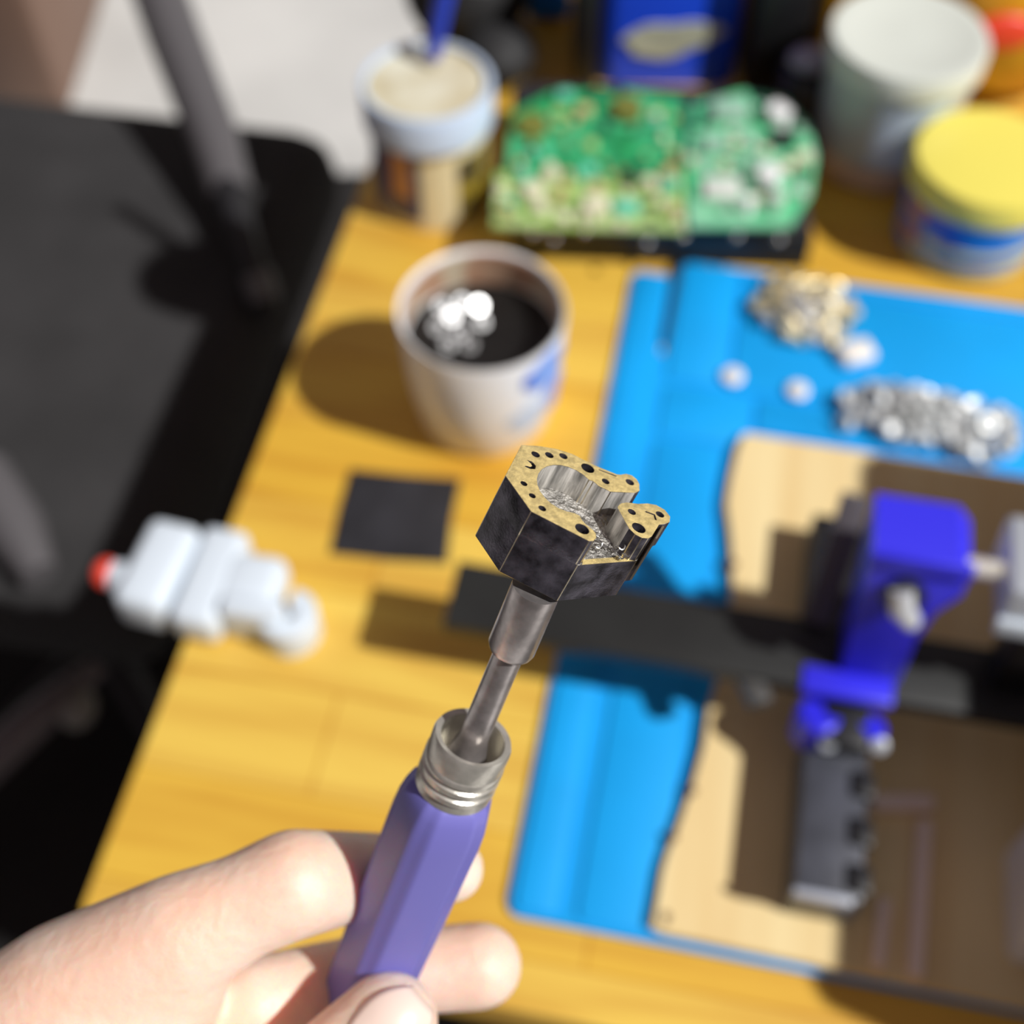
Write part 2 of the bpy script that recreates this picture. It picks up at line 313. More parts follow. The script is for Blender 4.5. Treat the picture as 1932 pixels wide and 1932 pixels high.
b = bm_new(); bm_box(b, 0.0845, 0.124, 0.2815, 0.2845, 0.126, 0.1335, bev=0.001); obj('jaw_rib', lean(b), M_bclamp, cl, M=TM)
b = bm_new(); bm_box(b, 0.0715, 0.1105, 0.2725, 0.286, 0.051, 0.0565, bev=0.0018); obj('flange', b, M_bclamp, cl, M=TM)
for (x, r, z0) in ((0.0820, 0.0105, 0.030), (0.1035, 0.0065, 0.038)):
    b = bm_new(); bm_lathe(b, Vector((x, 0.2645, z0)), Vector((0, 0.25, 1)), [(r*0.8, 0), (r, 0.002), (r, 0.048-z0-0.002), (r*0.8, 0.048-z0)], 24); lb = obj('lobe', b, M_bclamp, cl, M=TM)
    b = bm_new(); bm_lathe(b, Vector((x + 0.004, 0.2645-r*0.75, 0.044)), Vector((0, -0.7, 0.8)), [(0.0035, -0.002), (0.0035, 0.0016), (0.002, 0.0022)], 16); obj('rivet', b, M_greyblock, lb, M=TM)
b = bm_new(); bm_box(b, 0.0775, 0.1050, 0.1925, 0.262, 0.0095, 0.037, bev=0.002); b2 = 0
gp = obj('grip', b, M_grip, cl, M=TM)
b = bm_new(); bm_box(b, 0.0770, 0.1010, 0.1905, 0.1940, 0.0300, 0.0385, bev=0.0012); obj('grip_highlight', b, mat('pale_highlight', (0.42, 0.45, 0.52), 0.35), gp, M=TM)  # pale strip painting the highlight on the grip's bottom edge
for y in (0.202, 0.222, 0.243):
    b = bm_new(); bm_box(b, 0.0985, 0.1075, y-0.006, y+0.006, 0.012, 0.0395, bev=0.0015); obj('grip_lug', b, M_black, gp, M=TM)
b = bm_new(); bm_box(b, 0.083, 0.103, 0.255, 0.285, 0.010, 0.048, bev=0.002); obj('post', b, M_black, cl, M=TM)
# strut behind the jaw
b = bm_new(); bm_box(b, -0.006, 0.006, 0, 0.060, -0.004, 0.004, M=Matrix.Translation((0.076, 0.308, 0.055)) @ Matrix.Rotation(-0.16, 4, 'Z') @ Matrix.Rotation(0.95, 4, 'X'), bev=0.001); obj('strut', b, mat('dark_strut', (0.10, 0.09, 0.10), 0.5), cl, M=TM)
b = bm_new(); bm_box(b, 0.075, 0.101, 0.311, 0.385, 0.0095, 0.031, bev=0.002); obj('shade_plate', b, M_black, cl, M=TM)  # black slab in place of the dark shade behind the jaw
# eye bolt on the jaw front
b = bm_new(); bm_lathe(b, Vector((0.1015, 0.2845, 0.1120)), Vector((0, -1, 0.1)), [(0.0085, 0), (0.0085, 0.004), (0.007, 0.005)], 24); kb = obj('bolt_shadow', lean(b), M_black, cl, M=TM)  # black disc painting the shadow around the bolt
b = bm_new(); bm_tube(b, [Vector((0.0995, 0.2785, 0.1190)), Vector((0.1010, 0.2745, 0.1130)), Vector((0.1060, 0.2755, 0.1060))], [0.0048, 0.005, 0.0042], 16); obj('bolt', lean(b), mat('white_bolt', (0.72, 0.74, 0.76), 0.3, 0.3), cl, M=TM)
# screw and grey end block
b = bm_new(); pr_ = []
for i in range(34): pr_.append((0.0042 if i % 2 else 0.0030, 0.030*i/33))
bm_lathe(b, Vector((0.1215, 0.290, 0.1250)), Vector((1, 0, 0)), pr_, 20); obj('screw', lean(b), mat('cream_screw', (0.86, 0.83, 0.74), 0.35, 0.2), cl, M=TM)
b = bm_new(); bm_box(b, 0.1370, 0.175, 0.276, 0.313, 0.108, 0.132, bev=0.003, seg=3); gb = obj('end_block', lean(b), M_greyblock, cl, M=TM)
b = bm_new(); bm_box(b, 0.1365, 0.176, 0.2735, 0.2770, 0.108, 0.1165, bev=0.0015); obj('block_highlight', lean(b), M_cyan_white, gb, M=TM)  # pale rim painting the highlight along the block's lower front edge
b = bm_new(); bm_box(b, 0.150, 0.170, 0.290, 0.3085, 0.053, 0.112, bev=0.002); obj('block_post', b, M_black, cl, M=TM)

# white rounded object cut by the frame's right edge
wb = thing('plastic_block', 'pale white rounded plastic block on the board at the far right', 'plastic block', TL(0.19, 0.2, 0.0093))
b = bm_new(); bm_prism(b, rrect(0.1690, 0.205, 0.190, 0.240, 0.006), 0.0093, 0.045, bev=0.003); obj('body', b, M_white, wb, M=TM)
b = bm_new(); bm_box(b, 0.176, 0.200, 0.205, 0.225, 0.0445, 0.0462, bev=0.0006); obj('label_plate', b, M_paleblue, wb, M=TM)

# ------------------------------------------------------------------ cylindrical vessels
def patch(bm, c, r, a0, a1, z0, z1, n=14, r2=None, wob=0.0, t=0.0006, mi=0):
    """a thin raised print following a round wall"""
    r2 = r if r2 is None else r2
    outer = []; inner = []
    for i in range(n+1):
        a = math.radians(a0 + (a1-a0)*i/n); k = math.sin(math.pi*i/n)
        zz0 = z0 + wob*(1-k); zz1 = z1 - wob*(1-k)
        col = []
        for (z, rr) in ((zz0, r), (zz1, r2)):
            col.append((bm.verts.new(c + Vector((math.cos(a)*(rr+t), math.sin(a)*(rr+t), z))), bm.verts.new(c + Vector((math.cos(a)*(rr-t), math.sin(a)*(rr-t), z)))))
        outer.append(col)
    for p, q in zip(outer[:-1], outer[1:]):
        for (v1, v2, v3, v4) in ((p[0][0], q[0][0], q[1][0], p[1][0]), (p[0][1], p[1][1], q[1][1], q[0][1]), (p[1][0], q[1][0], q[1][1], p[1][1]), (p[0][0], p[0][1], q[0][1], q[0][0])):
            bm.faces.new((v1, v2, v3, v4)).material_index = mi
    bm.faces.new((outer[0][0][0], outer[0][1][0], outer[0][1][1], outer[0][0][1])); bm.faces.new((outer[-1][0][0], outer[-1][0][1], outer[-1][1][1], outer[-1][1][0]))
Z = Vector((0, 0, 1))
# mug
mc = Vector((-0.0150, 0.4525, 0)); 
mg = thing('ceramic_mug', 'white ceramic mug with blue print, dark filling inside, left of the mat', 'mug', mc)
b = bm_new(); bm_lathe(b, mc, Z, [(0.022, 0.0), (0.0325, 0.001), (0.0350, 0.005), (0.0395, 0.035), (0.0425, 0.079), (0.0420, 0.0805), (0.0405, 0.0795), (0.0385, 0.050), (0.035, 0.006), (0.02, 0.0045)], 56); obj('body', b, M_white, mg)
b = bm_new(); bm_lathe(b, mc, Z, [(0.003, 0.050), (0.0385, 0.052), (0.0390, 0.058), (0.02, 0.0575), (0.003, 0.057)], 40); obj('filling', b, mat('dark_filling', (0.008, 0.007, 0.006), 0.5, var=0.5, vscale=120, bump=1.0, bscale=160), mg)
b = bm_new(); patch(b, mc, 0.0412, -60, -15, 0.052, 0.0765, r2=0.0424, wob=0.008); patch(b, mc, 0.0390, -38, -8, 0.024, 0.050, r2=0.0411, wob=0.008); obj('print', b, M_print, mg)
b = bm_new(); patch(b, mc, 0.0376, -72, -30, 0.020, 0.045, r2=0.0404, wob=0.01); obj('print', b, M_paleblue, mg)
b = bm_new(); patch(b, mc, 0.0392, 10, 175, 0.059, 0.0785, r2=0.0402, wob=0.004); obj('stain', b, mat('tea_stain', (0.50, 0.43, 0.31), 0.5, var=0.6, vscale=60, col2=(0.38, 0.20, 0.12)), mg)
def nut_bm(r, h, hole=0.5, n=6):
    bm = bm_new(); ro = [(r*math.cos(2*math.pi*i/n), r*math.sin(2*math.pi*i/n)) for i in range(n)]; ri = [(x*hole, y*hole) for x, y in ro]
    V = [[bm.verts.new((x, y, z)) for x, y in p] for p, z in ((ro, 0), (ro, h), (ri, h), (ri, 0))]
    for k in range(4):
        A, B = V[k], V[(k+1) % 4]
        for i in range(n): bm.faces.new((A[i], A[(i+1)%n], B[(i+1)%n], B[i]))
    return bm
def copies(proto, spots, labels, group):
    out = []
    for i, (p, e) in enumerate(spots):
        o = proto if i == 0 else proto.copy()
        if i: COL.objects.link(o)
        o.location = p; o.rotation_euler = e; o['label'] = labels[i % len(labels)]; out.append(o)
        if group: o['group'] = group
    return out
n0 = tag(obj('hex_nut', nut_bm(0.0038, 0.003), mat('nut_steel', (0.62, 0.62, 0.62), 0.36, 1.0)), 'shiny steel nut on the dark filling inside the mug', 'nut', 'nuts in the mug')
spots = []
for (px, py) in ((822, 572), (868, 572), (900, 578), (825, 618), (868, 628), (885, 650), (850, 600), (845, 650), (905, 610)):
    q = G(px, py, 0.0585); d = q - mc; 
    if Vector((d.x, d.y)).length > 0.031: q = mc + Vector((d.x, d.y, 0)).normalized()*0.031 + Vector((0,0,0.0585))
    spots.append((q, tuple((Vector((0.33+rnd.uniform(-.22,.22), -0.53+rnd.uniform(-.22,.22), 0.78)).to_track_quat('Z','Y')).to_euler())))
copies(n0, spots, ['shiny steel nut on the dark filling inside the mug'], 'nuts in the mug')

# left can with cream lid
cc = Vector((-0.049, 0.628, 0))
cn = thing('paint_can', 'round can with cream lid and pale blue rim behind the mug', 'can', cc)
b = bm_new(); bm_lathe(b, cc, Z, [(0.033, 0), (0.0345, 0.001), (0.0345, 0.070), (0.033, 0.071)], 48); obj('body', b, M_can, cn)
b = bm_new(); bm_lathe(b, cc, Z, [(0.0350, 0.058), (0.0385, 0.060), (0.0385, 0.082), (0.0375, 0.0835), (0.0350, 0.0835), (0.0345, 0.081)], 48, cap0=False, cap1=False); obj('rim', b, M_paleblue, cn)
b = bm_new(); bm_lathe(b, cc, Z, [(0.0348, 0.070), (0.0352, 0.0805), (0.02, 0.0812), (0.004, 0.0815)], 48); obj('lid', b, mat('cream_lid', (0.72, 0.70, 0.56), 0.5, var=0.25, vscale=25, col2=(0.5, 0.42, 0.24)), cn)
b = bm_new(); patch(b, cc, 0.0346, 190, 262, 0.008, 0.058); obj('label', b, M_navy, cn)
b = bm_new(); patch(b, cc, 0.0352, 232, 252, 0.024, 0.056); obj('label', b, M_orange, cn)
b = bm_new(); patch(b, cc, 0.0347, 300, 345, 0.006, 0.050); obj('label', b, mat('yellow_black_label', (0.62, 0.46, 0.03), 0.4, var=0.9, vscale=60, col2=(0.03, 0.03, 0.03)), cn)
br = thing('brush', 'blue handled brush resting upright on the cream can lid', 'brush', cc + Vector((-0.002, 0.012, 0.083)))
b = bm_new(); bm_tube(b, [cc + Vector((0.003, 0.018, 0.086)), cc + Vector((0.013, 0.026, 0.13)), cc + Vector((0.024, 0.036, 0.19))], [0.0045, 0.0062, 0.005], 14); obj('handle', b, mat('blue_handle', (0.02, 0.05, 0.5), 0.35), br)
b = bm_new(); bm_tube(b, [cc + Vector((0.0022, 0.0172, 0.0815)), cc + Vector((0.0033, 0.0185, 0.088))], [0.0036, 0.0044], 14); obj('ferrule', b, M_steel, br)

# white container right
wc = Vector((0.234, 0.668, 0))
wt = thing('white_jar', 'tall white jar with large pale lid at the back right', 'jar', wc)
b = bm_new(); bm_lathe(b, wc, Z, [(0.040, 0), (0.0425, 0.002), (0.0430, 0.072), (0.041, 0.073)], 56); obj('body', b, mat('jar_grey_white', (0.46, 0.50, 0.50), 0.35), wt)
b = bm_new(); bm_lathe(b, wc, Z, [(0.0435, 0.071), (0.0465, 0.072), (0.0470, 0.084), (0.0455, 0.0865), (0.040, 0.0870), (0.038, 0.0862), (0.01, 0.0862)], 56); obj('lid', b, M_lidwhite, wt)
b = bm_new(); patch(b, wc, 0.0431, 245, 300, 0.022, 0.068); obj('label', b, M_paleblue, wt)
b = bm_new(); patch(b, wc, 0.0429, 200, 290, 0.003, 0.018); obj('label', b, mat('shaded_peach', (0.66, 0.48, 0.36), 0.5), wt)  # peach patch painting the shaded lower part of the jar

# yellow-lidded jar
yc = Vector((0.2735, 0.590, 0))
yj = thing('paint_jar', 'blue jar with bright yellow lid at the right edge of the bench', 'jar', yc)
b = bm_new(); bm_lathe(b, yc, Z, [(0.038, 0), (0.0405, 0.002), (0.0405, 0.044), (0.039, 0.045)], 56); obj('body', b, M_jarblue, yj)
b = bm_new(); bm_lathe(b, yc, Z, [(0.0405, 0.043), (0.0440, 0.044), (0.0445, 0.057), (0.0425, 0.0605), (0.035, 0.0615), (0.01, 0.0620)], 56); obj('lid', b, M_yellow, yj)
for (z0, z1, a0, a1) in ((0.004, 0.010, 200, 320), (0.018, 0.023, 215, 330)):
    b = bm_new(); patch(b, yc, 0.0407, a0, a1, z0, z1, wob=0.0); obj('band', b, M_jarband, yj)
for k, z0 in enumerate((0.012, 0.028)):
    b = bm_new(); patch(b, yc, 0.0408, 185, 212, z0, z0+0.009, wob=0.001); obj('band', b, M_orange, yj)

# ------------------------------------------------------------------ circuit boards on a black box
tr = thing('black_box', 'low black box under the green circuit boards', 'box', (0.085, 0.63, 0))
b = bm_new(); bm_prism(b, [(0.0, 0.5715), (0.1745, 0.562), (0.180, 0.69), (0.0, 0.70)], 0.0, 0.026, bev=0.002); obj('body', b, M_black, tr)
b = bm_new(); bm_prism(b, [(0.002, 0.5735), (0.1725, 0.564), (0.178, 0.688), (0.002, 0.698)], 0.0262, 0.031, bev=0.002); obj('lid', b, mat('charcoal_lid', (0.03, 0.03, 0.035), 0.4), tr)
def pcb(label, poly, z, m, ncomp, seed, cmats, tilt=(0, 0)):
    cx = sum(p.x for p in poly)/len(poly); cy = sum(p.y for p in poly)/len(poly)
    t = thing('circuit_board', label, 'circuit board', (cx, cy, z))
    M_ = Matrix.Translation((cx, cy, z)) @ Matrix.Rotation(tilt[0], 4, 'X') @ Matrix.Rotation(tilt[1], 4, 'Y')
    lp = [(p.x-cx, p.y-cy) for p in poly]
    b = bm_new(); bm_prism(b, lp, 0, 0.0018, M=M_); obj('board', b, m, t)
    r = random.Random(seed); xs = [p[0] for p in lp]; ys = [p[1] for p in lp]; got = 0; used = []
    def inside(x, y):
        c = False; n = len(lp)
        for i in range(n):
            x1, y1 = lp[i]; x2, y2 = lp[(i+1) % n]
            if (y1 > y) != (y2 > y) and x < (x2-x1)*(y-y1)/(y2-y1)+x1: c = not c
        return c
    for _ in range(2000):
        if got >= ncomp: break
        x = r.uniform(min(xs), max(xs)); y = r.uniform(min(ys), max(ys)); s = r.choice((0.003, 0.005, 0.008, 0.012))
        if not all(inside(x+dx*s, y+dy*s) for dx in (-1, 1) for dy in (-1, 1)): continue
        if any(abs(x-u) < s+v and abs(y-q) < s+v for u, q, v in used): continue
        used.append((x, y, s)); got += 1; h = r.uniform(0.0015, 0.007)
        mm = r.choice(cmats); b = bm_new()
        if r.random() < 0.4:
            bm_lathe(b, Vector((x, y, 0.0018)), Z, [(s*0.8, 0), (s*0.8, h), (s*0.65, h+0.0005)], 18); nm = 'capacitor'
        else:
            bm_box(b, x-s*0.9, x+s*0.9, y-s*0.7, y+s*0.7, 0.0018, 0.0018+h, bev=0.0004); nm = 'chip'
        bmesh.ops.transform(b, matrix=M_, verts=b.verts[:]); obj(nm, b, mm, t)
    return t
Zb = 0.034
gp_ = lambda pts, z: [G(x, y, z) for x, y in pts]
pcb('rounded pale green circuit board at the right end of the black box', gp_([(1300, 432), (1290, 300), (1310, 200), (1400, 175), (1480, 190), (1525, 240), (1540, 300), (1530, 370), (1490, 432)][::-1], Zb), Zb, M_pcb2, 34, 3, [M_cream, mat('sage_part', (0.32, 0.52, 0.40), 0.5), M_chip, mat('sage_part', (0.3, 0.5, 0.4)), M_lidwhite, mat('sage_part', (0.3, 0.5, 0.4))], (0.0, 0.0))
rb_ = bpy.data.objects['circuit_board']
for (px, py, rr, hh) in ((1450, 330, 0.0068, 0.011), (1470, 210, 0.0075, 0.010), (1412, 378, 0.0035, 0.009)):
    b = bm_new(); q = G(px, py, Zb + 0.01); bm_lathe(b, Vector((q.x, q.y, Zb+0.0018)), Z, [(rr, 0), (rr, hh), (rr*0.85, hh+0.0008)], 22); obj('capacitor', b, M_white, rb_)
pcb('lime green circuit board at the front left of the black box', gp_([(930, 430), (935, 330), (1000, 318), (1120, 330), (1285, 320), (1292, 440)][::-1], Zb), Zb, M_pcb3, 34, 5, [M_cream, M_pcb3, M_cream, M_teal, M_chip, M_tan], (0.0, 0.0))
pcb('deep green circuit board at the back left of the black box', gp_([(955, 300), (965, 200), (1040, 165), (1180, 160), (1290, 175), (1284, 300), (1100, 318)][::-1], Zb+0.012), Zb+0.004, M_pcb, 34, 9, [M_teal, M_tan, M_pcb, M_cream, M_chip, M_pcb3, mat('olive_part', (0.16, 0.17, 0.03), 0.5)], (0.10, 0.0))
# solder beads catching the light along the boards
so = tag(obj('solder_bead', (lambda bb: (bm_ball(bb, Vector((0,0,0)), 0.0024, 2), bb)[1])(bm_new()), M_steel), 'tiny shiny solder bead on the black box around the circuit boards', 'solder bead')
sp = [(G(px, py, 0.0335 if py < 445 else 0.0335), (0,0,0)) for px, py in ((941, 421), (1103, 436), (1290, 445), (1045, 452), (1222, 458), (1470, 452), (1005, 440), (1390, 446))]
copies(so, sp, ['tiny shiny solder bead on the black box around the circuit boards'], 'solder beads')

# ------------------------------------------------------------------ things at the back
ox = -0.009
tu = thing('blue_tub', 'deep blue tub with pale oval label behind the circuit boards', 'tub', (0.115, 0.77, 0))
b = bm_new(); bm_prism(b, rrect(0.066+ox, 0.158+ox, 0.735, 0.79, 0.012), 0.0, 0.125, bev=0.003); obj('body', b, M_tubblue, tu)
b = bm_new()
ov = []
for i in range(40):
    t = 2*math.pi*i/40; k = 1 + 0.12*math.sin(3*t+0.6)+0.05*math.sin(7*t); ov.append((0.112 + ox + 0.031*k*math.cos(t), 0.036 + 0.0125*k*math.sin(t) + 0.004*math.cos(t)))
prism_xz(b, ov, 0.7338, 0.7356); obj('label', b, M_label, tu)
b = bm_new(); bm_prism(b, rrect(0.064+ox, 0.160+ox, 0.733, 0.792, 0.013), 0.1225, 0.132, bev=0.002); obj('lid', b, M_black, tu)

pu = thing('black_pouch', 'slumped black pouch on the bench behind the cream-lidded can', 'pouch', (0.0, 0.80, 0))
b = bm_new(); bm_ball(b, Vector((-0.030, 0.790, 0.043)), 0.048, 4, (0.9, 1.0, 0.9)); bm_ball(b, Vector((-0.010, 0.745, 0.020)), 0.026, 3, (1.0, 1.2, 0.75)); 
p1 = obj('body', b, mat('black_pouch_cloth', (0.014, 0.014, 0.015), 0.7, bump=0.5, bscale=60), pu)
b = bm_new(); bm_tube(b, [Vector((-0.048, 0.752, 0.062)), Vector((-0.032, 0.747, 0.066)), Vector((-0.014, 0.752, 0.062))], 0.003, 10); obj('zip', b, M_greyblock, pu)

cloth_b = bm_new(); bm_box(cloth_b, 0.010, 0.041, 0.806, 0.84, 0.0, 0.085, bev=0.006, seg=3)
tag(obj('blue_block', cloth_b, M_brightblue), 'bright blue block between the black pouch and the blue tub', 'block')
b = bm_new(); bm_box(b, 0.0415, 0.0555, 0.722, 0.80, 0.0, 0.11, bev=0.003)
tag(obj('black_case', b, M_black), 'narrow black case standing against the left side of the blue tub', 'case')
b = bm_new(); bm_box(b, 0.154, 0.190, 0.72, 0.80, 0.0, 0.12, bev=0.003)
tag(obj('black_case', b, M_black), 'wider black case standing right of the blue tub', 'case')
b = bm_new(); bm_box(b, 0.170, 0.198, 0.675, 0.712, 0.0, 0.045, bev=0.006, seg=3)
dk = tag(obj('dark_tin', b, M_chip), 'dark low tin between circuit boards and white jar', 'tin')
b = bm_new(); bm_ball(b, Vector((0.184, 0.690, 0.0528)), 0.0100, 3, (1.3, 1.0, 0.8))
tag(obj('lilac_cap', b, M_lilac), 'lilac grey rounded cap lying on the dark low tin', 'cap')
b = bm_new(); bm_box(b, 0.200, 0.248, 0.735, 0.80, 0.0, 0.11, bev=0.002)
tag(obj('yellow_carton', b, M_ybox), 'yellow carton standing behind the white jar', 'carton')
bgm = bm_new(); bm_ball(bgm, Vector((0.325, 0.735, 0.058)), 0.06, 4, (1.0, 0.65, 0.97))
ob = thing('snack_bag', 'orange and yellow foil bag at the back right corner', 'bag', (0.325, 0.735, 0))
obj('body', bgm, M_obag, ob)
b = bm_new(); bm_ball(b, Vector((0.300, 0.695, 0.068)), 0.018, 3, (1.2, 0.3, 0.7)); obj('logo', b, M_red, ob)

# ------------------------------------------------------------------ heaps of small metal parts on the mat
def standoff_bm():
    bm = bm_new(); bm_lathe(bm, Vector((0, 0, -0.005)), Z, [(0.0018, 0), (0.0034, 0.0006), (0.0034, 0.006), (0.0022, 0.0062), (0.0022, 0.010), (0.0010, 0.0104)], 12); return bm
def heap(proto, region, n, zmax, z0, seed, labels, group):
    r = random.Random(seed); sp = []
    cx = sum(p[0] for p in region)/len(region); cy = sum(p[1] for p in region)/len(region)
    tries = 0
    while len(sp) < n and tries < 5000:
        tries += 1
        a, b_ = r.choice(region), r.choice(region); t, u = r.random(), r.random()**0.5
        x = cx + ((a[0]*(1-t)+b_[0]*t)-cx)*u; y = cy + ((a[1]*(1-t)+b_[1]*t)-cy)*u
        k = max(0, 1-u); z = z0 + r.choice((0, 0.5, 1.0))*zmax*k + 0.001*r.random()
        if any((Vector(q[0])-TL(x, y, z)).length < 0.0045 for q in sp): continue
        sp.append((TL(x, y, z), (r.uniform(-1.6, 1.6), r.uniform(-1.6, 1.6), r.uniform(0, 6))))
    return copies(proto, sp, labels, group)
s0 = tag(obj('brass_standoff', standoff_bm(), M_brass), 'x', 'standoff')
heap(s0, [(0.036, 0.538), (0.046, 0.565), (0.084, 0.567), (0.092, 0.545), (0.086, 0.519), (0.058, 0.516)], 58, 0.013, 0.0085, 4, ['small brass standoff in the golden heap at the back of the mat'], 'brass standoffs heaped on the mat')
s1 = tag(obj('steel_spacer', standoff_bm(), mat('bright_tin', (0.86, 0.85, 0.80), 0.35, 0.7)), 'x', 'spacer')
heap(s1, [(0.042, 0.530), (0.056, 0.552), (0.085, 0.550), (0.082, 0.522), (0.060, 0.518)], 26, 0.014, 0.0100, 14, ['small silvery spacer mixed into the golden heap on the mat'], 'silvery spacers in the golden heap')
b = bm_new(); bm_box(b, -0.010, 0.010, -0.0075, 0.0075, 0, 0.008, bev=0.003, seg=3)
tag(obj('white_plug', b, mat('white_nylon', (0.86, 0.82, 0.76), 0.4), M=TM @ Matrix.Translation((0.0945, 0.5155, 0.004)) @ Matrix.Rotation(0.5, 4, 'Z')), 'small white plug lying just right of the golden heap', 'plug')
n1 = tag(obj('steel_nut', nut_bm(0.0052, 0.0042, 0.5), mat('dull_zinc', (0.70, 0.72, 0.72), 0.48, 0.4)), 'x', 'nut')
heap(n1, [(0.086, 0.478), (0.092, 0.488), (0.130, 0.492), (0.176, 0.484), (0.182, 0.468), (0.160, 0.452), (0.120, 0.458), (0.092, 0.464)], 98, 0.017, 0.0078, 6, ['grey steel nut in the long silver heap on the mat'], 'steel nuts heaped on the mat')
for (x, y, lab) in ((0.0290, 0.4870, 'small round white bead on the mat, nearer the left groove'), (0.0650, 0.4835, 'small round white bead on the mat, nearer the silver heap')):
    b = bm_new(); bm_lathe(b, TL(x, y, 0.0040), Z, [(0.0035, 0), (0.0058, 0.0012), (0.0058, 0.003), (0.0038, 0.0045)], 24); tag(obj('white_bead', b, mat('white_nylon', (0.86, 0.82, 0.76), 0.4)), lab, 'bead')

# ------------------------------------------------------------------ pale clip with the red tip on the bench edge
cx_ = thing('hose_clip', 'pale grey plastic clip with red tip hanging over the left bench edge', 'clip', TL(-0.205, 0.295, 0))
CM = TM @ Matrix.Translation((-0.2145, 0.2995, 0.0)) @ Matrix.Rotation(math.radians(2), 4, 'Z')
def cbox(name, x0, x1, y0, y1, z0, z1, bev, par=cx_, m=M_cyan_white, sh=0.0):
    b = bm_new(); bm_box(b, x0, x1, y0, y1, z0, z1, bev=bev, seg=4)
    S = Matrix(((1, sh, 0, 0), (0, 1, 0, 0), (0, 0, 1, 0), (0, 0, 0, 1)))
    return obj(name, b, m, par, M=CM @ S)
cbox('outer_block', -0.0330, -0.0060, -0.0245, 0.0245, -0.002, 0.024, 0.006, sh=0.22)
cbox('inner_block', -0.0045, 0.0190, -0.0265, 0.0285, 0.0005, 0.022, 0.005, sh=0.10)
cbox('body', 0.012, 0.0430, -0.0190, 0.0170, 0.0005, 0.022, 0.007)
cbox('tongue', 0.018, 0.0490, -0.0215, -0.0110, 0.0005, 0.0255, 0.003)
b = bm_new(); cpos = Vector((0.0490, -0.0135, 0.0005))
def hook(b, c, ro, ri, h, a0, a1, n=28):
    cols = []
    for i in range(n+1):
        t = math.radians(a0 + (a1-a0)*i/n); d = Vector((math.cos(t), math.sin(t), 0))
        cols.append([b.verts.new(c + d*r + Vector((0, 0, z))) for r, z in ((ri, 0), (ro, 0), (ro, h-0.002), (ro-0.002, h), (ri+0.001, h), (ri, h-0.001))])
    for p, q in zip(cols[:-1], cols[1:]):
        for k in range(6): b.faces.new((p[k], q[k], q[(k+1) % 6], p[(k+1) % 6]))
    b.faces.new(cols[0][::-1]); b.faces.new(cols[-1])
hook(b, cpos, 0.0145, 0.0035, 0.019, -235, 85); obj('hook', b, M_cyan_white, cx_, M=CM)
b = bm_new(); bm_lathe(b, Vector((-0.0320, -0.003, 0.011)), Vector((-1, 0.05, 0)), [(0.008, -0.002), (0.0085, 0.002), (0.0075, 0.010), (0.006, 0.0105)], 26); nk = obj('neck', b, M_cyan_white, cx_, M=CM)
b = bm_new(); bm_ball(b, Vector((-0.0465, -0.0015, 0.011)), 0.0070, 3, (0.9, 1.1, 1)); obj('red_tip', b, M_red, nk, M=CM)

# ------------------------------------------------------------------ unseen box added right of the frame to throw shade over the board
ic = thing('shade_box', 'unseen tall black box added right of the board to shade it', 'case', TL(0.29, 0.24, 0))
ICM = TM
b = bm_new(); bm_prism(b, rrect(0.2240, 0.46, 0.130, 0.416, 0.008), 0.0005, 0.150, bev=0.004); obj('body', b, M_black, ic, M=TM)
b = bm_new(); bm_tube(b, [TL(0.30, 0.18, 0.149), TL(0.30, 0.19, 0.175), TL(0.30, 0.27, 0.175), TL(0.30, 0.28, 0.149)], 0.006, 12); obj('handle', b, M_pole, ic)

# ------------------------------------------------------------------ the hand-held tool
def camv(x, y, z): return (cR*x + cU*y - cF*z).normalized()
AX = camv(0.377, 0.727, 0.574)
vx = cR*0.887 - cU*0.46; vx = (vx - AX*vx.dot(AX)).normalized(); vy = AX.cross(vx)
O = P(1050, 940, 0.20)
HM = Matrix(((vx.x, vy.x, AX.x, O.x), (vx.y, vy.y, AX.y, O.y), (vx.z, vy.z, AX.z, O.z), (0, 0, 0, 1))) @ Matrix.Scale(0.001, 4)
AH = camv(0.307, 0.785, 0.541)
B0 = P(999, 1140, 0.2075)
def A(L): return B0 - AH*L
tl = thing('hand_tool', 'purple handled tool holding a black and gold slotted metal block, in hand', 'tool', A(0.12))

def curve_mesh(outer, holes, z0, z1, bev):
    cu = bpy.data.curves.new('c', 'CURVE'); cu.dimensions = '2D'; cu.fill_mode = 'BOTH'
    cu.extrude = (z1-z0)/2 - bev; cu.bevel_depth = bev; cu.bevel_resolution = 1; cu.offset = -bev
    for poly in [outer] + holes:
        s = cu.splines.new('POLY'); s.points.add(len(poly)-1); s.use_cyclic_u = True
        for p, q in zip(s.points, poly): p.co = (q[0], q[1], 0, 1)
    o = bpy.data.objects.new('c', cu); COL.objects.link(o)
    bpy.context.view_layer.update()
    me = bpy.data.meshes.new_from_object(o.evaluated_get(bpy.context.evaluated_depsgraph_get()))
    bpy.data.objects.remove(o); bpy.data.curves.remove(cu)
    bm = bmesh.new(); bm.from_mesh(me); bpy.data.meshes.remove(me)
    bmesh.ops.remove_doubles(bm, verts=bm.verts[:], dist=0.002)
    bmesh.ops.translate(bm, verts=bm.verts[:], vec=(0, 0, (z0+z1)/2)); return bm
def edge_bevel(bm, w=0.11, lim=28):
    bm.normal_update()
    es = [e for e in bm.edges if len(e.link_faces) == 2 and e.calc_length() > 2 and abs((e.verts[0].co - e.verts[1].co).normalized().z) > 0.95 and e.calc_face_angle(0) > math.radians(lim)]
    bmesh.ops.bevel(bm, geom=es, offset=w, segments=1, affect='EDGES', material=3)
